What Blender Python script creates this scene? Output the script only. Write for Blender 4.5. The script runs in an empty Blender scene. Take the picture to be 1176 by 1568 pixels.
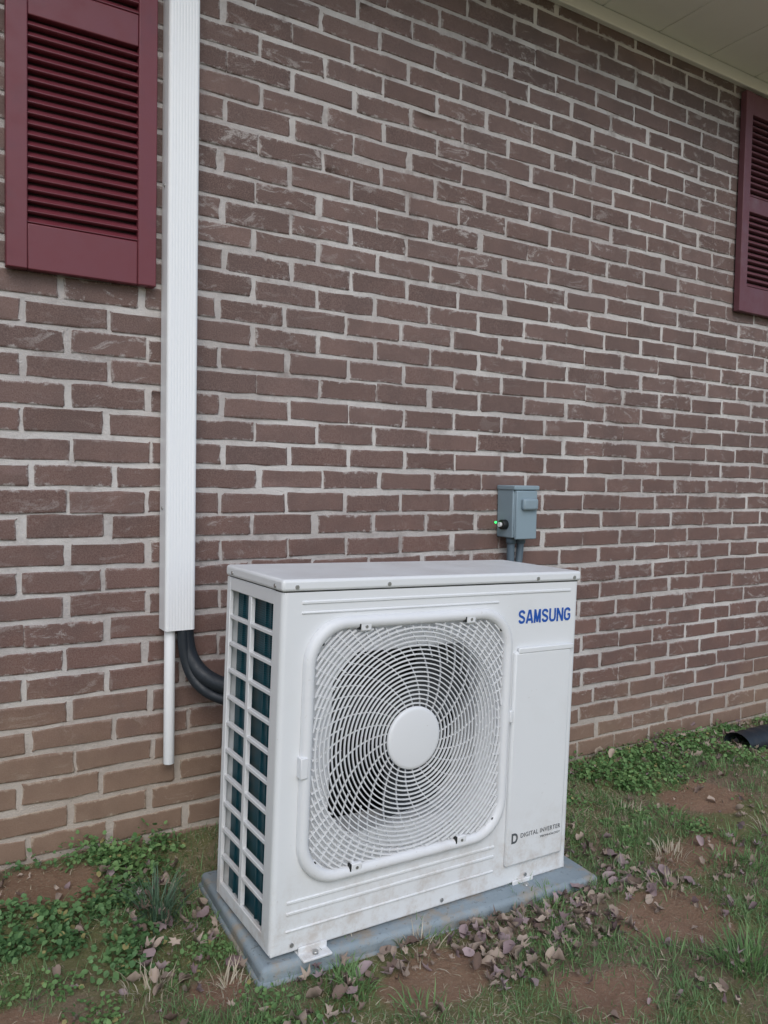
import bpy, math, numpy as np
from mathutils import Matrix, Vector
rng=np.random.default_rng(7)
D=bpy.data; C=bpy.context
scene=C.scene
# ------------------------------------------------------------------ helpers
def link(o,parent=None):
    scene.collection.objects.link(o)
    if parent is not None: o.parent=parent
    return o
def empty(name,loc=(0,0,0),rot=(0,0,0)):
    e=D.objects.new(name,None); e.location=loc; e.rotation_euler=rot; e.empty_display_size=.1
    return link(e)
def mesh_np(name,V,F,mat=None,parent=None,smooth=False,col=None,uv=None):
    V=np.asarray(V,dtype=np.float32); F=np.asarray(F,dtype=np.int32); k=F.shape[1]
    me=D.meshes.new(name); me.vertices.add(len(V)); me.vertices.foreach_set('co',V.ravel())
    me.loops.add(F.size); me.loops.foreach_set('vertex_index',F.ravel())
    me.polygons.add(len(F)); me.polygons.foreach_set('loop_start',np.arange(0,F.size,k,dtype=np.int32))
    me.polygons.foreach_set('loop_total',np.full(len(F),k,dtype=np.int32))
    me.update(calc_edges=True)
    if smooth: me.polygons.foreach_set('use_smooth',np.ones(len(F),dtype=bool))
    if col is not None:
        a=me.color_attributes.new('Col','FLOAT_COLOR','POINT')
        c=np.ones((len(V),4),dtype=np.float32); c[:,:3]=col; a.data.foreach_set('color',c.ravel())
    if uv is not None:
        l=me.uv_layers.new(name='UVMap'); l.data.foreach_set('uv',np.asarray(uv,dtype=np.float32)[F.ravel()].ravel())
    me.validate()
    o=D.objects.new(name,me)
    if mat: me.materials.append(mat)
    return link(o,parent)
def mesh_py(name,V,F,mat=None,parent=None,smooth=False):
    me=D.meshes.new(name); me.from_pydata([tuple(v) for v in V],[],[tuple(f) for f in F]); me.update()
    if smooth:
        for p in me.polygons: p.use_smooth=True
    if mat: me.materials.append(mat)
    return link(D.objects.new(name,me),parent)
BV=[(0,0,0),(1,0,0),(1,1,0),(0,1,0),(0,0,1),(1,0,1),(1,1,1),(0,1,1)]
BF=[(0,3,2,1),(4,5,6,7),(0,1,5,4),(1,2,6,5),(2,3,7,6),(3,0,4,7)]
def boxes(name,lst,mat,parent=None,bevel=0,seg=2):
    V=[];F=[]
    for (a,b) in lst:
        n=len(V)
        for v in BV: V.append(tuple(a[i]+(b[i]-a[i])*v[i] for i in range(3)))
        for f in BF: F.append(tuple(n+i for i in f))
    o=mesh_py(name,V,F,mat,parent)
    if bevel>0:
        m=o.modifiers.new('bev','BEVEL'); m.width=bevel; m.segments=seg; m.limit_method='ANGLE'
        for p in o.data.polygons: p.use_smooth=True
        try:
            o.data.set_sharp_from_angle(angle=math.radians(50))
        except Exception: pass
    return o
def tube(name,pts,r,mat,parent=None,res=8,nurbs=True):
    cu=D.curves.new(name,'CURVE'); cu.dimensions='3D'; cu.bevel_depth=r; cu.bevel_resolution=res; cu.use_fill_caps=True
    if nurbs:
        s=cu.splines.new('NURBS'); s.points.add(len(pts)-1)
        for i,p in enumerate(pts): s.points[i].co=(*p,1)
        s.order_u=4; s.use_endpoint_u=True; s.resolution_u=12
    else:
        s=cu.splines.new('POLY'); s.points.add(len(pts)-1)
        for i,p in enumerate(pts): s.points[i].co=(*p,1)
    cu.materials.append(mat)
    return link(D.objects.new(name,cu),parent)
def cyl(name,c,axis,r,h,mat,parent=None,n=32,bevel=0):
    ax=Vector(axis).normalized(); q=ax.to_track_quat('Z','Y').to_matrix()
    V=[];F=[]
    for k in (0,1):
        for i in range(n):
            a=2*math.pi*i/n; v=q@Vector((r*math.cos(a),r*math.sin(a),k*h)); V.append((c[0]+v.x,c[1]+v.y,c[2]+v.z))
    F.append(tuple(range(n-1,-1,-1))); F.append(tuple(range(n,2*n)))
    for i in range(n): j=(i+1)%n; F.append((i,j,n+j,n+i))
    o=mesh_py(name,V,F,mat,parent)
    for p in o.data.polygons:
        if len(p.vertices)==4: p.use_smooth=True
    if bevel>0:
        m=o.modifiers.new('bev','BEVEL'); m.width=bevel; m.segments=2; m.limit_method='ANGLE'
    return o
def vnoise(x,y,seed=0,scale=1.0):
    x=np.asarray(x)*scale; y=np.asarray(y)*scale
    xi=np.floor(x).astype(int); yi=np.floor(y).astype(int); fx=x-xi; fy=y-yi
    fx=fx*fx*(3-2*fx); fy=fy*fy*(3-2*fy)
    def h(a,b):
        n=(a*374761393+b*668265263+seed*982451653)&0x7fffffff
        n=((n^(n>>13))*1274126177)&0x7fffffff
        return ((n^(n>>16))&0xffff)/65535.0
    return (h(xi,yi)*(1-fx)+h(xi+1,yi)*fx)*(1-fy)+(h(xi,yi+1)*(1-fx)+h(xi+1,yi+1)*fx)*fy
def sstep(a,b,x):
    t=np.clip((x-a)/(b-a),0,1); return t*t*(3-2*t)
# ------------------------------------------------------------------ material tools
class M:
    def __init__(s,name,rough=.6,color=(.5,.5,.5),spec=.5,metal=0):
        s.m=D.materials.new(name); s.m.use_nodes=True; s.nt=s.m.node_tree
        s.b=s.nt.nodes['Principled BSDF']; s.b.inputs['Roughness'].default_value=rough
        s.b.inputs['Base Color'].default_value=(*color,1); s.b.inputs['Specular IOR Level'].default_value=spec
        s.b.inputs['Metallic'].default_value=metal
    def n(s,t,**kw):
        x=s.nt.nodes.new(t)
        for k,v in kw.items(): setattr(x,k,v)
        return x
    def l(s,a,b): s.nt.links.new(a,b)
    def pos(s): return s.n('ShaderNodeNewGeometry').outputs['Position']
    def obj(s): return s.n('ShaderNodeTexCoord').outputs['Object']
    def noise(s,vec,scale,detail=4,rough=.6,vscale=None,dist=0):
        if vscale:
            mp=s.n('ShaderNodeMapping'); mp.inputs['Scale'].default_value=vscale; s.l(vec,mp.inputs['Vector']); vec=mp.outputs[0]
        t=s.n('ShaderNodeTexNoise'); t.inputs['Scale'].default_value=scale; t.inputs['Detail'].default_value=detail
        t.inputs['Roughness'].default_value=rough; t.inputs['Distortion'].default_value=dist
        s.l(vec,t.inputs['Vector']); return t.outputs['Fac']
    def mr(s,v,a,b,c=0,d=1,smooth=True):
        t=s.n('ShaderNodeMapRange'); t.interpolation_type='SMOOTHSTEP' if smooth else 'LINEAR'
        s.l(v,t.inputs['Value'])
        for k,x in zip(('From Min','From Max','To Min','To Max'),(a,b,c,d)): t.inputs[k].default_value=x
        return t.outputs['Result']
    def math(s,op,a,b=None,clamp=False):
        t=s.n('ShaderNodeMath',operation=op); t.use_clamp=clamp
        for i,v in enumerate((a,b)):
            if v is None: continue
            if isinstance(v,(int,float)): t.inputs[i].default_value=v
            else: s.l(v,t.inputs[i])
        return t.outputs[0]
    def mix(s,f,a,b,mode='MIX'):
        t=s.n('ShaderNodeMix',data_type='RGBA',blend_type=mode)
        for i,v in ((0,f),(6,a),(7,b)):
            if isinstance(v,(int,float)): t.inputs[i].default_value=v
            elif isinstance(v,tuple): t.inputs[i].default_value=(*v,1)
            else: s.l(v,t.inputs[i])
        return t.outputs[2]
    def bump(s,h,strength=.3,dist=.002):
        t=s.n('ShaderNodeBump'); t.inputs['Strength'].default_value=strength; t.inputs['Distance'].default_value=dist
        s.l(h,t.inputs['Height']); s.l(t.outputs[0],s.b.inputs['Normal'])
    def color(s,c): s.l(c,s.b.inputs['Base Color'])
def paint(name,color,rough=.45,dirt=.25,dirtcol=(.25,.2,.15),scale=6,bump=0):
    m=M(name,rough,color); p=m.obj()
    f=m.mr(m.noise(p,scale,6,.7),.52,.8,0,dirt)
    sp=m.mr(m.noise(p,scale*25,3),.68,.75,0,dirt*.9)
    c=m.mix(f,color,dirtcol); c=m.mix(sp,c,dirtcol); m.color(c)
    r=m.mr(m.noise(p,scale*3,3),.3,.7,rough-.08,rough+.12); m.l(r,m.b.inputs['Roughness'])
    if bump: m.bump(m.noise(p,180,3),bump,.001)
    return m.m
# ---------- brick / mortar
def wall_dirt(m,P):
    sx=m.n('ShaderNodeSeparateXYZ'); m.l(P,sx.inputs[0]); x,z=sx.outputs[0],sx.outputs[2]
    lim=m.mr(x,-.2,2.6,.66,.34,False)
    n=m.noise(P,2.5,5,.65); n2=m.math('MULTIPLY',m.math('SUBTRACT',n,.5),.5)
    d=m.math('ADD',m.math('SUBTRACT',lim,z),n2)
    return m.mr(d,-.12,.30,0,1),x,z
def brick_mat():
    m=M('brick_face',.8,spec=.3); P=m.pos()
    at=m.n('ShaderNodeAttribute',attribute_name='Col'); sc=m.n('ShaderNodeSeparateColor'); m.l(at.outputs['Color'],sc.inputs[0])
    r,g,b=sc.outputs
    base=m.mix(r,(.110,.070,.060),(.205,.134,.116)); base=m.mix(m.math('MULTIPLY',g,.5),base,(.150,.106,.098))
    dirt,x,z=wall_dirt(m,P)
    red=m.mr(z,.5,1.7,.6,.05); base=m.mix(red,base,(.165,.080,.062))
    sp=m.noise(P,300,3,.7); base=m.mix(m.mr(sp,.35,.75,0,.6),base,(.28,.20,.18))
    base=m.mix(m.mr(sp,.25,.42,.55,0),base,(.06,.042,.038))
    mott=m.noise(P,7,4,.65); base=m.mix(m.mr(mott,.35,.7,0,.45),base,(.112,.082,.076))
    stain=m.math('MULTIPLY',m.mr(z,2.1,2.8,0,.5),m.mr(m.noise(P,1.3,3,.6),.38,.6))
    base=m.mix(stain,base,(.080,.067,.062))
    tan=m.mix(m.noise(P,18,3),(.22,.145,.10),(.33,.235,.165))
    base=m.mix(m.math('MULTIPLY',dirt,.68),base,tan)
    uv=m.n('ShaderNodeUVMap').outputs[0]; su=m.n('ShaderNodeSeparateXYZ'); m.l(uv,su.inputs[0])
    u,v=su.outputs[0],su.outputs[1]
    eu=m.math('MULTIPLY',m.math('SUBTRACT',.5,m.math('ABSOLUTE',m.math('SUBTRACT',u,.5))),3.4)
    ev=m.math('SUBTRACT',.5,m.math('ABSOLUTE',m.math('SUBTRACT',v,.5)))
    e=m.math('MINIMUM',eu,ev)
    n45=m.noise(P,42,5,.72)
    en=m.math('ADD',e,m.math('MULTIPLY',m.math('SUBTRACT',n45,.5),.85))
    edge=m.mr(en,-.05,.09,1,0)
    big=m.mr(m.noise(P,1.3,3,.55),.42,.62,.10,1)
    sm=m.noise(P,11,6,.78,vscale=(1,1,2.2),dist=.8)
    patch=m.math('MULTIPLY',m.mr(sm,.54,.64,0,.9),big)
    patch=m.math('MULTIPLY',patch,m.mr(sp,.3,.6,.45,1))
    f=m.math('MAXIMUM',m.math('MULTIPLY',edge,.88),patch)
    f=m.math('MULTIPLY',f,m.mr(b,0,1,.3,1))
    m.color(m.mix(f,base,m.mix(dirt,(.44,.405,.385),(.40,.33,.26))))
    h=m.math('ADD',m.math('MULTIPLY',sp,.5),n45); m.bump(h,.6,.002)
    return m.m
def mortar_mat():
    m=M('mortar',.9,spec=.2); P=m.pos(); dirt,x,z=wall_dirt(m,P)
    c=m.mix(m.noise(P,30,5,.7),(.36,.33,.315),(.60,.565,.545))
    c=m.mix(m.mr(m.noise(P,2.2,4),.42,.62,0,.7),c,(.68,.655,.63))
    c=m.mix(m.mr(m.noise(P,6,5,.7),.52,.72,0,.7),c,(.22,.18,.165))
    c=m.mix(m.math('MULTIPLY',dirt,.55),c,(.43,.35,.27)); m.color(c)
    m.bump(m.noise(P,130,4,.75),.9,.004); return m.m
BRICK=brick_mat(); MORT=mortar_mat()
def unit_paint(name,color,rough):
    m=M(name,rough,color); P=m.obj(); W_=m.pos()
    f=m.mr(m.noise(P,4,6,.7),.5,.8,0,.14); c=m.mix(f,color,(.48,.45,.40))
    sx=m.n('ShaderNodeSeparateXYZ'); m.l(W_,sx.inputs[0])
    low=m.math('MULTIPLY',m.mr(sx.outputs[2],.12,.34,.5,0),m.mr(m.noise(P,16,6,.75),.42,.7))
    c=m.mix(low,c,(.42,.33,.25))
    sp=m.mr(m.noise(P,110,3),.69,.76,0,.35); c=m.mix(sp,c,(.35,.30,.24)); m.color(c)
    m.l(m.mr(m.noise(P,12,3),.3,.7,rough-.06,rough+.12),m.b.inputs['Roughness']); return m.m
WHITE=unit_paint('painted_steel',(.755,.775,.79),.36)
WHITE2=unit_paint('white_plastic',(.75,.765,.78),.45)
PVC=paint('white_vinyl',(.86,.88,.90),.4,.04,(.5,.48,.42),3)
SHUT=paint('maroon_paint',(.155,.032,.044),.42,.4,(.075,.028,.038),7)
SHUTD=paint('maroon_paint_weathered',(.14,.052,.066),.5,.5,(.22,.17,.18),7)
SOFF=paint('soffit_vinyl',(.87,.86,.80),.55,.1,(.5,.48,.38),3)
GREYBOX=paint('grey_powdercoat',(.25,.33,.38),.45,.2,(.14,.14,.14),12)
BLACK=paint('black_foam_insulation',(.014,.02,.028),.5,.2,(.05,.05,.05),20,bump=.4)
DARK=M('dark_plastic',.5,(.010,.012,.013)).m
FANB=M('fan_blade_plastic',.45,(.035,.04,.045)).m
ROOFM=paint('asphalt_shingle',(.05,.05,.052),.9,.4,(.09,.085,.08),12,bump=.5)
GLASS=M('window_glass',.05,(.03,.035,.04),spec=.8).m
BLUE=M('blue_print',.4,(.01,.09,.42)).m
GREYP=M('grey_print',.5,(.09,.10,.11)).m
CHROME=M('zinc_screw',.35,(.45,.45,.44),metal=.8).m
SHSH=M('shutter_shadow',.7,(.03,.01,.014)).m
def coil_mat():
    m=M('condenser_coil',.4,(.01,.06,.08)); w=m.n('ShaderNodeTexWave',wave_type='BANDS',bands_direction='Z'); w.inputs['Scale'].default_value=60
    m.l(m.obj(),w.inputs['Vector']); c=m.mix(w.outputs['Fac'],(.006,.035,.05),(.02,.10,.125)); m.color(c)
    return m.m
COIL=coil_mat()
def pad_mat():
    m=M('blue_grey_composite',.8,spec=.3); P=m.obj()
    c=m.mix(m.noise(P,6,6,.7),(.19,.245,.28),(.34,.395,.43))
    c=m.mix(m.mr(m.noise(P,9,5,.7),.47,.66,0,.75),c,(.36,.29,.21))
    c=m.mix(m.mr(m.noise(P,90,3),.6,.7,0,.5),c,(.10,.11,.11)); m.color(c); m.bump(m.noise(P,90,5,.7),.6,.003); return m.m
PAD=pad_mat()
# ------------------------------------------------------------------ ground
PL,PW=.94,.46; PO=(.624,-.655); PA=math.radians(-2.8)
def padloc(x,y):
    c,s=math.cos(PA),math.sin(PA); dx=x-PO[0]; dy=y-PO[1]; return c*dx+s*dy,-s*dx+c*dy
GZ=.075
def hfun(x,y):
    x=np.asarray(x,float); y=np.asarray(y,float)
    amp=np.interp(x,[.3,2.0,6],[.07,.0,-.01]); h=amp*sstep(-.9,-.02,y)
    h=h+(vnoise(x,y,3,5)-.5)*.025+(vnoise(x,y,4,17)-.5)*.012+(vnoise(x,y,5,1.1)-.5)*.02
    u,v=padloc(x,y); dx=np.maximum(np.maximum(-u,u-PL),0); dy=np.maximum(np.maximum(-v,v-PW),0); d=np.hypot(dx,dy)
    k=sstep(0,.16,d); return GZ+h*k+.003*(1-k)
# bare clay patches (world x,y,radius)
CLAY=[(.30,-.12,.13),(2.32,-.46,.15),(1.62,-.90,.15),(.95,-.80,.13),(2.0,-.70,.16),(.15,-.62,.15),(2.75,-.62,.18),(1.25,-1.02,.13),(3.1,-.35,.2),(.55,-.62,.09)]
def clay(x,y):
    m=np.zeros(np.shape(x)); wob=.7+.7*vnoise(x,y,77,13)
    for (a,b,rr_) in CLAY:
        m=np.maximum(m,1-sstep(.45,1.05,np.hypot((x-a)*.8,(y-b)*1.15)/(rr_*wob)))
    return m
def axis(a,b,c,d,step,far):
    inn=np.arange(b,c,step); l=b-np.geomspace(.05,b-a,far); r=c+np.geomspace(.05,d-c,far)
    return np.unique(np.concatenate([l,inn,r]))
xs=axis(-80,-1.5,5,80,.025,30); ys=axis(-80,-2.5,.3,80,.025,30)
X,Y=np.meshgrid(xs,ys); near=sstep(12,5,np.hypot(X-1,Y))
Z=hfun(X,Y)*near
nx,ny=len(xs),len(ys); idx=np.arange(nx*ny).reshape(ny,nx)
F=np.stack([idx[:-1,:-1],idx[:-1,1:],idx[1:,1:],idx[1:,:-1]],-1).reshape(-1,4)
cl=clay(X,Y).reshape(-1,1)*np.ones((1,3))
def ground_mat():
    m=M('soil_and_moss',.95,spec=.15); P=m.pos()
    at=m.n('ShaderNodeAttribute',attribute_name='Col'); sc=m.n('ShaderNodeSeparateColor'); m.l(at.outputs['Color'],sc.inputs[0])
    c=m.mix(m.noise(P,14,6,.7),(.17,.125,.09),(.34,.255,.18))
    c=m.mix(m.mr(m.noise(P,3,5,.6),.42,.56,0,.75),c,(.20,.22,.085))
    cf=m.math('ADD',sc.outputs[0],m.math('MULTIPLY',m.math('SUBTRACT',m.noise(P,22,5,.7),.5),.5))
    c=m.mix(m.mr(cf,.3,.7,0,.9),c,m.mix(m.noise(P,30,5,.7),(.24,.135,.09),(.42,.27,.19)))
    c=m.mix(m.mr(m.noise(P,160,4),.52,.72,0,.6),c,(.44,.38,.28)); m.color(c)
    m.bump(m.noise(P,70,6,.8),1,.012); return m.m
mesh_np('ground',np.stack([X,Y,Z],-1).reshape(-1,3),F,ground_mat(),smooth=True,col=cl)
def leaf_mat(name,rough=.55,trans=.25):
    m=M(name,rough,spec=.3); at=m.n('ShaderNodeAttribute',attribute_name='Col')
    m.color(at.outputs['Color'])
    tr=m.n('ShaderNodeBsdfTranslucent'); m.l(at.outputs['Color'],tr.inputs['Color'])
    mx=m.n('ShaderNodeMixShader'); mx.inputs[0].default_value=trans
    m.l(m.b.outputs[0],mx.inputs[1]); m.l(tr.outputs[0],mx.inputs[2]); m.l(mx.outputs[0],m.nt.nodes['Material Output'].inputs[0]); return m.m
GRASS=leaf_mat('grass_blades',.5,.3); WEED=leaf_mat('weed_leaves'); DEADM=leaf_mat('dead_leaf',.75,.1)
def inst(T,F,yaw,pitch,roll,S,L):
    N=len(yaw); T=np.asarray(T,float); F=np.asarray(F)
    if T.ndim==2: T=np.broadcast_to(T,(N,)+T.shape)
    V=T*S[:,None,:]
    def rot(V,a,i,j):
        c,s=np.cos(a)[:,None],np.sin(a)[:,None]; W=V.copy(); W[...,i]=c*V[...,i]-s*V[...,j]; W[...,j]=s*V[...,i]+c*V[...,j]; return W
    V=rot(V,roll,0,2); V=rot(V,pitch,1,2); V=rot(V,yaw,0,1); V=V+L[:,None,:]
    n=T.shape[1]; FF=(F[None]+(np.arange(N)*n)[:,None,None]).reshape(-1,F.shape[1])
    return V.reshape(-1,3),FF,n
def outside_pad(x,y,m=0):
    u,v=padloc(x,y); return ~((u>-m)&(u<PL+m)&(v>-m)&(v<PW+m))
def green(N,dry):
    t=rng.random(N)[:,None]; g=(1-t)*np.array([.115,.215,.08])+t*np.array([.26,.40,.18])
    s=(1-t)*np.array([.42,.35,.23])+t*np.array([.66,.59,.45]); k=(rng.random(N)<dry)[:,None]
    return np.where(k,s,g)
def grass(name,N,x0,x1,y0,y1,lmin,lmax,seed=11):
    x=rng.uniform(x0,x1,N); y=rng.uniform(y0,y1,N)
    dens=sstep(.30,.56,.5*vnoise(x,y,seed,3.3)+.5*vnoise(x,y,seed+1,10)); c_=clay(x,y)
    k=(rng.random(N)<(dens*.88+.12)*(1-.9*c_))&outside_pad(x,y,.0)&(y<-.01)
    x=x[k];y=y[k];c_=c_[k];N=len(x)
    T=np.array([[-.5,0,0],[.5,0,0],[-.38,.12,.5],[.38,.12,.5],[0,.42,1.0]]); F=[[0,1,3],[0,3,2],[2,3,4]]
    ln=rng.uniform(lmin,lmax,N)*(.6+.8*vnoise(x,y,seed+2,4)); w=rng.uniform(.0014,.003,N)
    dry=.15+.5*sstep(.46,.62,vnoise(x,y,seed+5,3.1))+.4*c_; isdry=rng.random(N)<dry
    pit=np.where(isdry,rng.uniform(-1.5,-.8,N),rng.normal(-.5,.5,N))
    L=np.stack([x,y,hfun(x,y)-.003],-1)
    V,FF,n=inst(T,F,rng.uniform(0,6.28,N),pit,rng.normal(0,.2,N),np.stack([w,ln,ln],-1),L)
    c=green(N,0); c2=green(N,1); c=np.where(isdry[:,None],c2,c)
    return mesh_np(name,V,FF,GRASS,None,True,np.repeat(c,n,0))
def join_named(name,objs):
    e=empty(name)
    for o in objs: o.parent=e
    return e
ga=grass('lawn_near',210000,-.3,3.6,-1.5,0,.014,.042)
gb=grass('lawn_far',60000,-3,6.5,-5,0,.02,.055,31)
def tuft(name,cx,cy,N,rad,l0,l1,cols):
    a=rng.uniform(0,6.28,N); r=rad*np.sqrt(rng.random(N)); x=cx+r*np.cos(a); y=cy+r*np.sin(a)
    T=np.array([[-.5,0,0],[.5,0,0],[-.5,.15,.4],[.5,.15,.4],[-.35,.42,.72],[.35,.42,.72],[0,.8,.9]])
    F=[[0,1,3],[0,3,2],[2,3,5],[2,5,4],[4,5,6]]
    ln=rng.uniform(l0,l1,N); L=np.stack([x,y,hfun(x,y)-.004],-1)
    V,FF,n=inst(T,F,a-1.57+rng.normal(0,.5,N),rng.normal(.0,.3,N),rng.normal(0,.2,N),np.stack([rng.uniform(.0018,.0036,N),ln,ln],-1),L)
    t=rng.random(N)[:,None]; c=(1-t)*np.array(cols[0])+t*np.array(cols[1])
    return mesh_np(name,V,FF,GRASS,None,True,np.repeat(c,n,0))
gc=((.10,.20,.07),(.25,.41,.16)); sc_=((.42,.35,.24),(.66,.60,.48))
tl=[tuft('tuft_1',.50,-.34,130,.04,.06,.11,((.06,.12,.08),(.15,.25,.16))),
 tuft('tuft_2',1.60,-1.10,120,.06,.04,.075,gc),tuft('tuft_3',.80,-.76,50,.035,.03,.06,gc)]
for i in range(60):
    tx,ty=rng.uniform(.2,3.0),rng.uniform(-1.15,-.35)
    if outside_pad(tx,ty,.05): tl.append(tuft('tuft_s%d'%i,tx,ty,int(rng.integers(20,70)),.05,.022,.052,gc if i%3 else sc_))
join_named('grass',[ga,gb]+tl)
LT=np.array([[0,0,0],[-.34,.30,.05],[-.30,.68,.04],[0,1,-.06],[.30,.68,.04],[.34,.30,.05],[0,.5,-.05]])
LF=[[6,0,5],[6,5,4],[6,4,3],[6,3,2],[6,2,1],[6,1,0]]
def weeds(name,specs):
    Vs=[];Fs=[];Cs=[];o=0
    for (x0,x1,y0,y1,nc,rad,hh,ls,c0,c1,seed) in specs:
        cx=rng.uniform(x0,x1,nc); cy=rng.uniform(y0,y1,nc)
        k=(vnoise(cx,cy,seed,4.5)>.36)&(clay(cx,cy)<.5); cx=cx[k];cy=cy[k]
        per=rng.integers(16,60,len(cx)); X=np.repeat(cx,per);Y=np.repeat(cy,per);N=len(X)
        rr=np.repeat(rng.uniform(.5,1.2,len(cx))*rad,per); tone=np.repeat(rng.random(len(cx)),per)
        a=rng.uniform(0,6.28,N); q=np.sqrt(rng.random(N)); x=X+rr*q*np.cos(a); y=Y+rr*q*np.sin(a)
        z=hfun(x,y)+hh*(rr/rad)*np.sqrt(np.maximum(1-q*q*.85,0))*rng.uniform(.15,1.1,N)
        kk=outside_pad(x,y,.01)&(y<-.012); x=x[kk];y=y[kk];z=z[kk];a=a[kk];tone=tone[kk];q=q[kk];N=len(x)
        s=rng.uniform(.4,1.15,N)*ls
        V,FF,n=inst(LT,LF,a-1.57+rng.normal(0,.8,N),rng.normal(.15,.55,N)-.3*q,rng.normal(0,.4,N),np.stack([s*1.15,s,s],-1),np.stack([x,y,z],-1))
        t=np.clip(.55*tone+.45*rng.random(N),0,1)[:,None]; c=(1-t)*np.array(c0)+t*np.array(c1)
        yl=(rng.random(N)<.05)[:,None]; c=np.where(yl,np.array([.38,.34,.15]),c)
        Vs.append(V);Fs.append(FF+o);Cs.append(np.repeat(c,n,0)); o+=len(V)
    return mesh_np(name,np.concatenate(Vs),np.concatenate(Fs),WEED,None,True,np.concatenate(Cs))
dk=((.055,.14,.055),(.20,.35,.14)); lt=((.08,.19,.06),(.27,.43,.17))
weeds('ground_weeds',[
 (-.4,.60,-.24,-.01,125,.05,.055,.016,*dk,41),(-.2,.48,-.50,-.2,120,.045,.04,.016,*dk,42),
 (.3,.62,-.16,-.01,30,.05,.06,.016,*lt,43),(.1,.70,-.85,-.45,60,.04,.02,.012,*lt,49),
 (1.66,2.9,-.33,-.02,190,.05,.045,.016,*lt,44),(2.9,4.2,-.3,-.02,60,.05,.045,.02,*lt,47),
 (1.7,3.0,-.8,-.3,90,.04,.02,.012,*lt,45),(.0,1.5,-1.2,-.7,30,.04,.015,.011,*lt,46),(-2.5,-.4,-.5,-.02,120,.06,.06,.022,*dk,48)])
def dead(name,specs):
    Vs=[];Fs=[];Cs=[];o=0; n=13
    ang=np.linspace(0,2*np.pi,n-1,endpoint=False)
    for (x0,x1,y0,y1,N,s0,s1,lift) in specs:
        x=rng.uniform(x0,x1,N);y=rng.uniform(y0,y1,N); k=outside_pad(x,y,.004)&(y<-.02); x=x[k];y=y[k];N=len(x)
        rad=np.where(np.arange(n-1)%2==0,1,.55)[None]*rng.uniform(.65,1.2,(N,n-1))
        lob=rng.random(N)[:,None]<.55; rad=np.where(lob,rad,rng.uniform(.8,1.08,(N,n-1)))
        tx=rad*np.cos(ang)*.30; ty=rad*np.sin(ang)*.5; curl=rng.uniform(.6,3.4,N)[:,None]
        tz=curl*(tx**2)*1.8+rng.uniform(-.6,1.6,N)[:,None]*ty**2+rng.normal(0,.06,(N,n-1))
        T=np.zeros((N,n,3)); T[:,1:,0]=tx;T[:,1:,1]=ty;T[:,1:,2]=tz
        F=[[0,1+i,1+(i+1)%(n-1)] for i in range(n-1)]
        s=rng.uniform(s0,s1,N)
        z=hfun(x,y)+rng.uniform(.004,lift,N)
        V,FF,_=inst(T,F,rng.uniform(0,6.28,N),rng.normal(0,.55,N),rng.normal(0,.55,N),np.stack([s,s,s],-1),np.stack([x,y,z],-1))
        t=rng.random(N)[:,None]; a=rng.random(N)[:,None]
        c=(1-t)*np.array([.16,.11,.09])+t*np.array([.48,.39,.32]); c=np.where(a<.3,c*np.array([.92,.88,1.1]),c)
        Vs.append(V);Fs.append(FF+o);Cs.append(np.repeat(c,n,0)); o+=len(V)
    return mesh_np(name,np.concatenate(Vs),np.concatenate(Fs),DEADM,None,True,np.concatenate(Cs))
dead('dead_leaves',[(.70,1.66,-.78,-.660,150,.02,.045,.020),(1.05,1.5,-.90,-.70,150,.02,.045,.018),(1.57,1.80,-.82,-.2,120,.02,.045,.02),
 (-.3,3.5,-1.4,-.02,620,.010,.034,.014),(1.7,3.2,-.25,-.03,60,.025,.04,.06),(.42,.61,-.6,-.1,70,.025,.045,.03),(2.5,3.6,-.4,-.02,150,.02,.04,.02),
 (.0,.8,-.95,-.5,80,.015,.035,.012),(1.3,2.6,-1.2,-.6,150,.012,.036,.014),(-3,6,-5,-.1,900,.02,.05,.015)])
# ------------------------------------------------------------------ house
house=empty('brick_house')
WX0,WX1=-3.2,8.4; TOP=2.86
boxes('wall_core',[((WX0,.003,-.3),(WX1,7,TOP+.1))],MORT,house)
CH=.0677; BL=.2032; JT=.0120; RAND=np.random.default_rng(3)
rows=int((TOP+.12)/CH)+1
us=np.array([0,.007,.03,.35,.65,.97,.993,1.0]); vs=np.array([0,.025,.10,.5,.90,.975,1])
nu,nv=len(us),len(vs)
UU,VV=np.meshgrid(us,vs); edge=(UU<=0)|(UU>=1)|(VV<=0)|(VV>=1)
Vall=[];Call=[];UVall=[]
for j in range(rows):
    z0=-.12+j*CH+JT/2; off=(j%2)*BL/2+RAND.normal(0,.007)
    nb=int((WX1-WX0)/BL)
    for i in range(nb):
        x0=WX0+off+i*BL+JT/2+RAND.normal(0,.0026); w=BL-JT+RAND.normal(0,.003); h=CH-JT+RAND.normal(0,.0016)
        zz=z0+RAND.normal(0,.0017); tl_=RAND.normal(0,.007); pro=RAND.normal(0,.0007)
        jx=RAND.normal(0,.0014,UU.shape); jz=RAND.normal(0,.0013,UU.shape)
        jx[:,1]=jx[:,0];jx[:,-2]=jx[:,-1]; jz[1]=jz[0]; jz[-2]=jz[-1]
        xx=x0+UU*w+jx; z_=zz+VV*h+(UU-.5)*w*tl_+jz
        yy=np.where(edge,.006,.0002)+pro+RAND.normal(0,.0003,UU.shape)
        Vall.append(np.stack([xx,yy,z_],-1).reshape(-1,3))
        c=RAND.random(3); Call.append(np.repeat(c[None],nu*nv,0)); UVall.append(np.stack([UU,VV],-1).reshape(-1,2))
ix=np.arange(nu*nv).reshape(nv,nu); bf=np.stack([ix[:-1,:-1],ix[:-1,1:],ix[1:,1:],ix[1:,:-1]],-1).reshape(-1,4)
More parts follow.
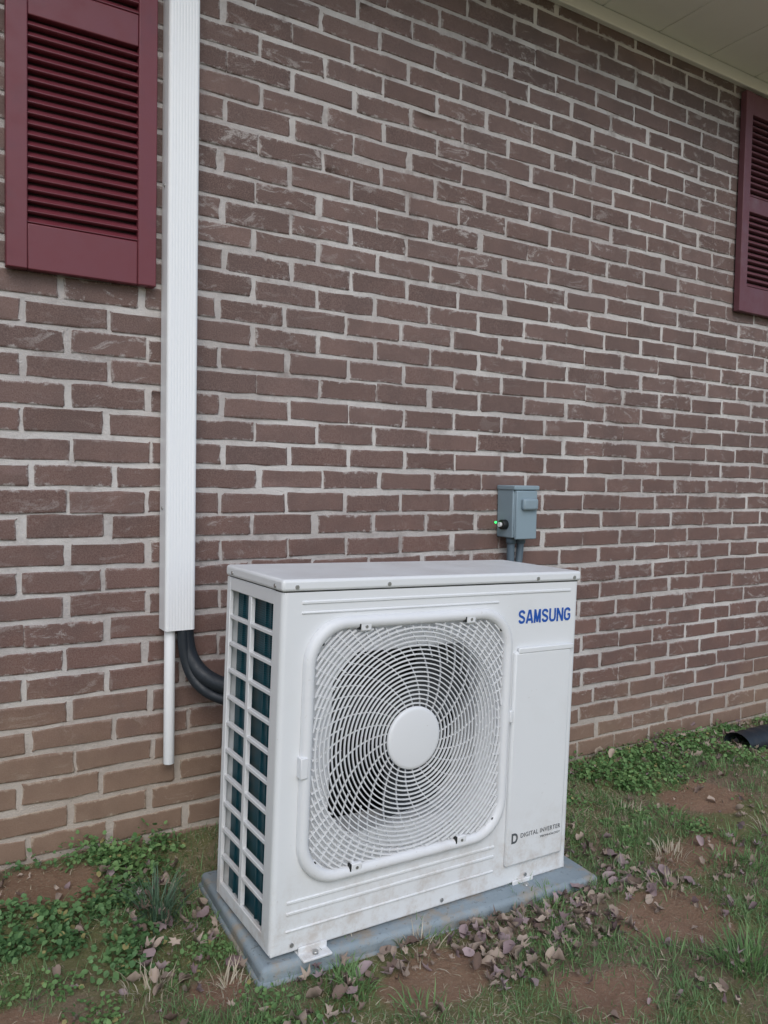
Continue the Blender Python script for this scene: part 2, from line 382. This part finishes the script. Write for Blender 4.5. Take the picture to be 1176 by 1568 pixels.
NB=len(Vall); FF=(bf[None]+(np.arange(NB)*nu*nv)[:,None,None]).reshape(-1,4)
mesh_np('bricks',np.concatenate(Vall),FF,BRICK,house,True,np.concatenate(Call),np.concatenate(UVall))
SO=.43
boxes('frieze_board',[((WX0,-.022,TOP-.03),(WX1,.003,TOP+.02))],SOFF,house,.003)
boxes('soffit',[((WX0-.1+i*.305,-SO,TOP+.022),(WX0-.1+(i+1)*.305-.004,-.0,TOP+.04)) for i in range(39)]+[((WX0-.1,-SO,TOP+.027),(WX1+.3,0,TOP+.045))],SOFF,house,.002)
boxes('fascia',[((WX0-.2,-SO-.025,TOP+.0),(WX1+.3,-SO-.001,TOP+.19))],PVC,house,.003)
boxes('gutter',[((WX0-.2,-SO-.13,TOP+.06),(WX1+.3,-SO-.027,TOP+.185))],PVC,house,.02)
mesh_py('roof',[(WX0-.3,-SO-.06,TOP+.19),(WX1+.3,-SO-.06,TOP+.19),(WX1+.3,3.6,TOP+1.9),(WX0-.3,3.6,TOP+1.9),(WX1+.3,7.6,TOP+.19),(WX0-.3,7.6,TOP+.19)],[(0,1,2,3),(3,2,4,5)],ROOFM,house)
def shutter(name,x0,x1,z0,z1,mids,mat,botrail=.11,toprail=.09):
    st=.048; L=[((x0,-.034,z0),(x0+st,-.006,z1)),((x1-st,-.034,z0),(x1,-.006,z1)),
       ((x0+st,-.031,z0),(x1-st,-.007,z0+botrail)),((x0+st,-.031,z1-toprail),(x1-st,-.007,z1))]
    e=empty(name); e.parent=house
    for (a,b) in mids: L.append(((x0+st,-.031,a),(x1-st,-.007,b)))
    boxes('frame',L,mat,e,.0025)
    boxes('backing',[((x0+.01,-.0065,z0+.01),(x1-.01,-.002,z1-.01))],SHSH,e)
    edges=[z0+botrail]+[v for m_ in mids for v in m_]+[z1-toprail]
    V=[];F=[]
    for a,b in zip(edges[0::2],edges[1::2]):
        n=max(1,round((b-a)/.0262)); p=(b-a)/n
        for i in range(n):
            z=a+i*p; k=len(V)
            prof=[(-.026,z+.001),(-.030,z+.003),(-.030,z+.005),(-.012,z+p*.80),(-.008,z+p*.80),(-.010,z+.001)]
            for xx in (x0+st,x1-st):
                for (yy,zz) in prof: V.append((xx,yy,zz))
            m_=len(prof)
            for q in range(m_): q2=(q+1)%m_; F.append((k+q,k+q2,k+m_+q2,k+m_+q))
    mesh_py('louvers',V,F,mat,e)
shutter('shutter',.210,.568,1.632,2.80,[(2.235,2.315)],SHUT)
shutter('shutter',3.035,3.405,1.885,2.805,[(2.31,2.375)],SHUTD)
def window(x0,x1,z0,z1):
    e=empty('window'); e.parent=house; t=.05; zm=(z0+z1)/2
    boxes('window_frame',[((x0,-.03,z0),(x0+t,-.003,z1)),((x1-t,-.03,z0),(x1,-.003,z1)),((x0+t,-.029,z0),(x1-t,-.003,z0+t)),((x0+t,-.029,z1-t),(x1-t,-.003,z1)),((x0+t,-.026,zm-.02),(x1-t,-.004,zm+.02))],PVC,e,.003)
    boxes('window_glass',[((x0+t,-.012,z0+t),(x1-t,-.005,z1-t))],GLASS,e)
    boxes('window_sill',[((x0-.02,-.05,z0-.06),(x1-.01,-.003,z0-.002))],BRICK,e,.004)
window(-.82,.14,1.66,2.78); window(3.45,4.37,1.91,2.79)
# ------------------------------------------------------------------ line-set cover on wall
cov=empty('line_set_cover')
def ribbed(name,x0,x1,yb,yf,z0,z1,nr,amp,r,mat,parent):
    pts=[(x0,yb),(x0,yf+r)]
    for a in (20,45,70): pts.append((x0+r-r*math.cos(math.radians(a)),yf+r-r*math.sin(math.radians(a))))
    a0=x0+r;b0=x1-r
    for i in range(nr*4+1):
        u=i/(nr*4); pts.append((a0+(b0-a0)*u, yf+(amp if i%4 in(2,) else 0)))
    for a in (70,45,20): pts.append((x1-r+r*math.cos(math.radians(a)),yf+r-r*math.sin(math.radians(a))))
    pts+=[(x1,yf+r),(x1,yb)]
    n=len(pts); V=[(p[0],p[1],z) for z in (z0,z1) for p in pts]; F=[(i,i+1,n+i+1,n+i) for i in range(n-1)]
    F.append(tuple(range(n-1,-1,-1))); F.append(tuple(range(n,2*n)))
    return mesh_py(name,V,F,mat,parent)
ribbed('duct_channel',.590,.672,-.003,-.0625,.722,TOP-.03,8,.0005,.009,PVC,cov)
for zz in (1.9,1.05): cyl('screw',(.590,-.03,zz),(-1,0,0),.004,.003,CHROME,cov)
cond=empty('condensate_pipe'); cyl('pvc_pipe',(.610,-.035,.355),(0,0,1),.0145,.39,PVC,cond,bevel=.001)
ref=empty('insulated_refrigerant_pipe')
tube('foam_pipe_1',[(.652,-.036,.77),(.652,-.036,.70),(.657,-.04,.645),(.69,-.08,.59),(.75,-.14,.565),(.85,-.24,.555),(1.0,-.31,.55)],.022,BLACK,ref)
tube('foam_pipe_2',[(.640,-.045,.77),(.642,-.046,.69),(.650,-.05,.61),(.69,-.09,.55),(.75,-.14,.53),(.85,-.24,.52),(1.0,-.31,.52)],.015,BLACK,ref)
# ------------------------------------------------------------------ disconnect box
eb=empty('electrical_disconnect_box')
bx0,bx1,bz0,bz1=1.765,1.870,.946,1.126
boxes('enclosure',[((bx0,-.085,bz0),(bx1,-.002,bz1-.012))],GREYBOX,eb,.004)
boxes('rain_cap',[((bx0-.004,-.097,bz1-.016),(bx1+.004,-.002,bz1))],GREYBOX,eb,.004)
boxes('lid',[((bx0+.006,-.097,bz0-.004),(bx1-.006,-.086,bz1-.018)),((bx0+.004,-.090,bz0+.002),(bx1-.004,-.084,bz1-.017))],GREYBOX,eb,.003)
boxes('lid_handle',[((bx0+.026,-.113,bz0+.096),(bx1-.012,-.095,bz0+.136))],GREYBOX,eb,.008,3)
cyl('knockout_fitting',(bx0,-.05,bz0+.045),(-1,0,0),.017,.022,DARK,eb,bevel=.002)
cyl('fitting_cap',(bx0-.022,-.05,bz0+.045),(-1,0,0),.008,.008,WHITE,eb)
LED=M('green_indicator',.3,(.02,.6,.1)); LED.b.inputs['Emission Color'].default_value=(.03,1,.15,1); LED.b.inputs['Emission Strength'].default_value=3
cyl('indicator_light',(bx0-.03,-.035,bz0+.052),(-1,0,0),.0035,.004,LED.m,eb,n=12)
GC=paint('grey_conduit',(.10,.14,.175),.5,.2,(.07,.07,.07),15)
for k,(xx,yy) in enumerate(((1.790,-.05),(1.838,-.045))):
    cyl('conduit_nut',(xx,yy,bz0-.022),(0,0,1),.017,.024,GC,eb,n=8)
tube('flexible_conduit_1',[(1.790,-.05,bz0),(1.790,-.05,.88),(1.790,-.05,.75),(1.775,-.06,.55),(1.72,-.16,.45),(1.5,-.30,.42)],.0135,GC,eb)
tube('flexible_conduit_2',[(1.838,-.045,bz0),(1.838,-.045,.90),(1.82,-.05,.80),(1.79,-.05,.6),(1.75,-.16,.38),(1.5,-.30,.36)],.0125,GC,eb)
# ------------------------------------------------------------------ pad
pad=empty('equipment_pad',(PO[0],PO[1],0),(0,math.radians(.9),PA))
boxes('slab',[((0,0,.0),(PL,PW,.116))],PAD,pad,.012,4)
boxes('slab_lip',[((-.006,-.006,.0),(PL+.006,PW+.006,.088))],PAD,pad,.008,3)
# ------------------------------------------------------------------ AC unit
W,Dp,H=.868,.31,.798
ac=empty('outdoor_air_conditioner',(.6496,-.640,.129),(0,math.radians(1.5),math.radians(1.1)))
r=.012; zt=H-.028
def strip(name,pts,z0,z1,mat):
    n=len(pts); V=[(p[0],p[1],z) for z in (z0,z1) for p in pts]; F=[(i,i+1,n+i+1,n+i) for i in range(n-1)]
    return mesh_py(name,V,F,mat,ac,True)
arcL=[(r-r*math.sin(math.radians(a)),r-r*math.cos(math.radians(a))) for a in range(0,91,15)]
arcR=[(W-r+r*math.sin(math.radians(a)),r-r*math.cos(math.radians(a))) for a in range(0,91,15)]
def sharp(o,ang=40):
    try: o.data.set_sharp_from_angle(angle=math.radians(ang))
    except Exception: pass
sharp(strip('left_corner_post',arcL+[(0,.045),(.012,.045)],0,zt,WHITE))
sharp(strip('right_side_panel',arcR+[(W,Dp)],0,zt,WHITE))
boxes('back_panel',[((0,Dp-.006,0),(W,Dp,zt))],WHITE,ac)
boxes('base_pan',[((.003,.003,-.004),(W-.003,Dp-.003,.012))],WHITE,ac)
cx,cz=.343,H-.376
def rsq(half,rad,n=14):
    P=[]
    for k,(sx,sz) in enumerate(((1,1),(-1,1),(-1,-1),(1,-1))):
        for i in range(n+1):
            a=math.radians(90*k+90*i/n); P.append((cx+sx*(half-rad)+rad*math.cos(a),cz+sz*(half-rad)+rad*math.sin(a)))
    return P
inner=rsq(.283,.095)
outer=[]
x0,x1,z0,z1=r,W-r,0.0,zt
n1=15
for k,(qx,qz,ex,ez) in enumerate(((x1,cz,cx,z1),(cx,z1,x0,cz),(x0,cz,cx,z0),(cx,z0,x1,cz))):
    corner=[(x1,z1),(x0,z1),(x0,z0),(x1,z0)][k]
    for i in range(n1):
        t=i/(n1-1)
        if t<.5: s=t/.5; outer.append((qx+(corner[0]-qx)*s,qz+(corner[1]-qz)*s))
        else: s=(t-.5)/.5; outer.append((corner[0]+(ex-corner[0])*s,corner[1]+(ez-corner[1])*s))
n=len(inner)
mesh_py('front_panel',[(p[0],0,p[1]) for p in inner]+[(p[0],0,p[1]) for p in outer],[(i,n+i,n+(i+1)%n,(i+1)%n) for i in range(n)],WHITE,ac)
prof=[(.291,-.0005,.098),(.290,-.009,.097),(.286,-.0145,.095),(.279,-.0165,.09),(.270,-.0145,.083),(.266,-.009,.08),(.264,.004,.078),(.263,.016,.077)]
V=[];F=[]
for (h_,y_,rd) in prof: V+=[(p[0],y_,p[1]) for p in rsq(h_,rd)]
for k in range(len(prof)-1):
    for i in range(n): j=(i+1)%n; F.append((k*n+i,k*n+j,(k+1)*n+j,(k+1)*n+i))
mesh_py('fan_guard_frame',V,F,WHITE2,ac,True)
def inside(x,z,h_=.2645,rd=.078):
    dx=abs(x-cx)-(h_-rd); dz=abs(z-cz)-(h_-rd)
    if dx<=0 and dz<=0: return True
    return math.hypot(max(dx,0),max(dz,0))<=rd
V=[];F=[]
def bar(p0,p1,w,y0,y1):
    dx,dz=p1[0]-p0[0],p1[1]-p0[1]; L=math.hypot(dx,dz); nx_,nz_=-dz/L*w,dx/L*w; k=len(V)
    for p in (p0,p1):
        V.extend([(p[0]+nx_,y1,p[1]+nz_),(p[0]+nx_*.8,y0,p[1]+nz_*.8),(p[0]-nx_*.8,y0,p[1]-nz_*.8),(p[0]-nx_,y1,p[1]-nz_)])
    for q in range(4): q2=(q+1)%4; F.append((k+q,k+q2,k+4+q2,k+4+q))
rr=.0805; ringr=[]
while rr<.345: ringr.append(rr); rr+=.0104
for rr in ringr:
    ns=144; hw=.00155 if rr<.25 else .0021
    for i in range(ns):
        a=2*math.pi*i/ns; b=2*math.pi*(i+1.02)/ns
        p0=(cx+rr*math.cos(a),cz+rr*math.sin(a)); p1=(cx+rr*math.cos(b),cz+rr*math.sin(b))
        if inside(*p0) and inside(*p1): bar(p0,p1,hw,-.008,-.004)
def spoke(th,ra,rb,k_,w,y0=-.004,y1=.001):
    m_=int((rb-ra)/.012)+1; pr=None
    for i in range(m_+1):
        q=ra+(rb-ra)*i/m_; a=th+k_*(q-.063); p=(cx+q*math.cos(a),cz+q*math.sin(a))
        if pr and inside(*p) and inside(*pr): bar(pr,p,w,y0,y1)
        pr=p
for i in range(24): spoke(2*math.pi*i/24,.068,.252,3.2,.0007)
for i in range(24): spoke(2*math.pi*(i+.5)/24,.190,.252,3.2,.0007)
for i in range(72): spoke(2*math.pi*(i+.5)/72,.252,.345,.5,.0013,-.007,.003)
mesh_py('fan_grille',V,F,WHITE2,ac)
hb=[];ff=[]
for (q,y_) in ((.073,-.004),(.073,-.009),(.070,-.0115),(.064,-.0125),(.02,-.0135)):
    for i in range(64): a=2*math.pi*i/64; hb.append((cx+q*math.cos(a),y_,cz+q*math.sin(a)))
for k in range(4):
    for i in range(64): j=(i+1)%64; ff.append((k*64+i,k*64+j,(k+1)*64+j,(k+1)*64+i))
ff.append(tuple(4*64+i for i in range(64)))
mesh_py('grille_hub',hb,ff,WHITE2,ac,True)
V=[];F=[]; R0=.251; sqp=rsq(.2655,.079); m_=len(sqp)
for p in sqp: V.append((p[0],.015,p[1]))
for rad_,y_ in ((R0+.006,.015),(R0+.001,.018),(R0,.026),(R0,.11)):
    for p in sqp:
        a=math.atan2(p[1]-cz,p[0]-cx); V.append((cx+rad_*math.cos(a),y_,cz+rad_*math.sin(a)))
for k in range(4):
    for i in range(m_): j=(i+1)%m_; F.append((k*m_+i,k*m_+j,(k+1)*m_+j,(k+1)*m_+i))
mesh_py('fan_shroud',V,F,WHITE2,ac,True)
boxes('coil_behind_fan',[((.03,.235,.02),(W-.25,.25,zt-.01))],DARK,ac)
boxes('inner_partition',[((W-.245,.02,.02),(W-.24,.25,zt-.01))],DARK,ac)
cyl('fan_hub',(cx,.05,cz),(0,1,0),.06,.08,FANB,ac)
V=[];F=[]
for b in range(3):
    th=b*2*math.pi/3+.5; k=len(V); na,nr_=8,6
    for i in range(nr_):
        q=.055+(.235-.055)*i/(nr_-1); span=.95-.1*i/(nr_-1)
        for j in range(na):
            u=j/(na-1); a=th+span*(u-.5)+.9*(q-.055)*2; V.append((cx+q*math.cos(a),.05+.055*u*(1-.3*i/(nr_-1)),cz+q*math.sin(a)))
    for i in range(nr_-1):
        for j in range(na-1): F.append((k+i*na+j,k+i*na+j+1,k+(i+1)*na+j+1,k+(i+1)*na+j))
mesh_py('fan_blades',V,F,FANB,ac,True)
def rimbox(nm,u,v,w,h,d0=-.019,mat=WHITE2): return boxes(nm,[((u-w/2,d0,H-v-h/2),(u+w/2,.0,H-v+h/2))],mat,ac,.002)
rimbox('clip_left',.056,.40,.018,.045); rimbox('clip_right',.633,.36,.010,.03)
for (u,v) in ((.198,.107),(.493,.107),(.198,.644),(.493,.644)):
    boxes('guard_lug',[((u-.014,-.0155,H-v-.010),(u+.014,-.002,H-v+.010))],WHITE2,ac,.003)
    boxes('lug_notch',[((u-.018,-.0158,H-v-.006),(u-.0145,-.004,H-v+.010))],DARK,ac)
    cyl('lug_screw',(u,-.015,H-v),(0,-1,0),.0035,.002,CHROME,ac,n=12)
for (u,v) in ((.093,.139),(.593,.139),(.093,.614),(.593,.614)):
    cyl('corner_screw',(u,-.009,H-v),(0,-1,0),.004,.002,DARK,ac,n=12)
def rib(u0,u1,v,h=.007,d=.0026): boxes('panel_rib',[((u0,-d,H-v-h/2),(u1,.004,H-v+h/2))],WHITE,ac,.0018)
rib(.045,.838,.050); rib(.045,.59,.072,.005)
rib(.035,.61,.692); rib(.035,.61,.716); rib(.035,.61,.754,.005)
boxes('service_cover',[((.644,-.010,H-.752),(.842,.004,H-.200))],WHITE,ac,.007,3)
boxes('service_cover_recess',[((.656,-.0115,H-.205),(.848,-.003,H-.190))],WHITE,ac,.003)
boxes('top_cover',[((-.004,-.004,zt+.002),(W+.004,Dp+.004,H))],WHITE,ac,.007,3)
boxes('top_seam',[((.004,.003,zt-.004),(W-.004,Dp-.004,zt+.006))],DARK,ac)
for u in (.03,.26,.715,.845): cyl('screw',(u,-.004,zt+.012),(0,-1,0),.0045,.0025,CHROME,ac,n=12)
for v in (.03,.27): cyl('screw',(-.004,v,zt+.012),(-1,0,0),.0045,.0025,CHROME,ac,n=12)
for (u,v) in ((.05,.785),(.45,.787),(.72,.787),(.83,.735)): cyl('screw',(u,-.001,H-v),(0,-1,0),.0045,.0025,CHROME,ac,n=12)
y0s,y1s,y2s,y3s=.045,.166,.182,.292
L=[((0,y3s,0),(.010,Dp-.006,zt)),((0,y0s,zt-.03),(.010,y3s,zt)),((0,y0s,0),(.010,y3s,.03)),((.001,y1s,.03),(.012,y2s,zt-.03))]
nr_=11; a0,b0=.03,zt-.03; p=(b0-a0)/nr_
for i in range(1,nr_): L.append(((.0015,y0s,a0+i*p-.0045),(.013,y3s,a0+i*p+.0045)))
boxes('side_grid',L,WHITE2,ac,.0015)
boxes('side_coil',[((.026,.03,.012),(.04,Dp-.01,zt-.01))],COIL,ac)
boxes('coil_tubes',[((.0215,yy,.012),(.0265,yy+.004,zt-.01)) for yy in (.07,.10,.13,.20,.23,.26)],COIL,ac)
for u in (.10,.71):
    boxes('mounting_foot',[((u-.035,-.032,-.016),(u+.035,.06,-.010)),((u-.035,-.006,-.012),(u+.035,-.001,.004))],WHITE,ac,.002)
    cyl('foot_bolt',(u,-.018,-.010),(0,0,1),.007,.006,CHROME,ac,n=6)
LET={'S':[[(.86,.72),(.80,.83),(.66,.895),(.48,.91),(.30,.89),(.17,.82),(.13,.72),(.18,.61),(.32,.55),(.52,.50),(.72,.44),(.85,.37),(.88,.27),(.82,.17),(.68,.105),(.50,.09),(.32,.105),(.19,.17),(.13,.28)]],
 'A':[[(.06,0),(.44,.98)],[(.56,.98),(.94,0)],[(.38,.91),(.62,.91)],[(.22,.27),(.78,.27)]],
 'M':[[(.08,0),(.13,1)],[(.15,.97),(.5,.06)],[(.5,.06),(.85,.97)],[(.87,1),(.92,0)]],
 'U':[[(.1,1),(.1,.32),(.15,.19),(.28,.11),(.5,.09),(.72,.11),(.85,.19),(.9,.32),(.9,1)]],
 'N':[[(.1,0),(.1,1)],[(.13,.95),(.87,.05)],[(.9,0),(.9,1)]],
 'G':[[(.88,.72),(.82,.83),(.68,.895),(.5,.91),(.3,.88),(.15,.79),(.1,.62),(.1,.38),(.15,.21),(.3,.12),(.5,.09),(.7,.11),(.84,.19),(.89,.32),(.89,.47),(.56,.47)]]}
def brand(txt,u0,u1,zc,hh,mat):
    V=[];F=[]; n=len(txt); cell=(u1-u0)/n; lw=cell*.84; k=0
    for ci,ch in enumerate(txt):
        for st in LET[ch]:
            k+=1; P=[Vector((u0+ci*cell+p_[0]*lw+cell*.08,zc-hh/2+p_[1]*hh)) for p_ in st]; b=len(V); t=hh*.09
            for i,pp in enumerate(P):
                d=Vector((0,0))
                if i>0: d+=(pp-P[i-1]).normalized()
                if i<len(P)-1: d+=(P[i+1]-pp).normalized()
                d.normalize(); nn=Vector((-d.y,d.x))*t
                y=-.0006-.00003*k
                V+= [(pp.x+nn.x,y,pp.y+nn.y),(pp.x-nn.x,y,pp.y-nn.y)]
            for i in range(len(P)-1): F.append((b+2*i,b+2*i+1,b+2*i+3,b+2*i+2))
    return mesh_py('brand_lettering',V,F,mat,ac)
brand('SAMSUNG',.655,.842,H-.113,.035,BLUE)
def text(name,body,u0,u1,zc,hh,mat,off,sp=1.0):
    cu=D.curves.new(name,'FONT'); cu.body=body; cu.size=1; cu.offset=off; cu.extrude=.004; cu.align_x='LEFT'; cu.space_character=sp
    cu.materials.append(mat); o=link(D.objects.new(name,cu)); C.view_layer.update()
    bb=[Vector(v) for v in o.bound_box]; w=max(v.x for v in bb)-min(v.x for v in bb); h=max(v.y for v in bb)-min(v.y for v in bb)
    sx=(u1-u0)/w; sy=hh/h; o.scale=(sx,sy,.1); o.rotation_euler=(math.pi/2,0,0)
    o.location=(u0-min(v.x for v in bb)*sx,-.0105,zc-hh/2-min(v.y for v in bb)*sy); o.parent=ac; return o
text('inverter_lettering','DIGITAL INVERTER',.690,.830,H-.676,.0115,GREYP,.0,1.1)
text('inverter_subtext','TECHNOLOGY',.757,.830,H-.692,.005,GREYP,.0)
text('inverter_badge','D',.659,.680,H-.679,.026,GREYP,.03)
# ------------------------------------------------------------------ drain pipe at far right
dr=empty('black_drain_pipe')
V=[];F=[]
ptsn=60
for i in range(ptsn):
    t=i/(ptsn-1); xx=2.86+t*.95; q=.050+.003*math.cos(t*ptsn*1.57)
    for k in range(20):
        a=2*math.pi*k/20; V.append((xx,-.22-.03*t+1.15*q*math.cos(a),.098+.85*q*math.sin(a)+.02*t))
for i in range(ptsn-1):
    for k in range(20): k2=(k+1)%20; F.append((i*20+k,i*20+k2,(i+1)*20+k2,(i+1)*20+k))
mesh_py('corrugated_pipe',V,F,BLACK,dr,True)
# ------------------------------------------------------------------ world, sun, camera
w=D.worlds.new('World'); scene.world=w; w.use_nodes=True; nt=w.node_tree; bg=nt.nodes['Background']
sky=nt.nodes.new('ShaderNodeTexSky'); sky.sky_type='NISHITA'; sky.sun_disc=False
sd=Vector((.28,.72,-.72)).normalized()
sky.sun_elevation=math.asin(-sd.z); sky.sun_rotation=math.atan2(-sd.x,-sd.y)
sky.air_density=1.0; sky.dust_density=1.5
hs=nt.nodes.new('ShaderNodeHueSaturation'); hs.inputs['Saturation'].default_value=.95
nt.links.new(sky.outputs[0],hs.inputs['Color']); nt.links.new(hs.outputs[0],bg.inputs[0]); bg.inputs[1].default_value=.15
sl=D.lights.new('sun','SUN'); sl.energy=1.15; sl.angle=math.radians(40); sl.color=(1,.99,.97)
so=link(D.objects.new('sun',sl)); so.rotation_euler=sd.to_track_quat('-Z','Y').to_euler(); so.location=(0,-4,6)
cam=D.cameras.new('camera'); cam.sensor_fit='VERTICAL'; cam.sensor_height=24; cam.lens=24*1200/1568; cam.clip_start=.05; cam.clip_end=500
co=link(D.objects.new('camera',cam)); 
R=Matrix.Rotation(math.radians(-31.5),4,'Z')@Matrix.Rotation(math.radians(90-2.43),4,'X')@Matrix.Rotation(math.radians(1.1),4,'Z')
co.matrix_world=Matrix.Translation((0,-2.127,1.14))@R
scene.camera=co
scene.view_settings.view_transform='Standard'; scene.view_settings.look='None'; scene.view_settings.exposure=0
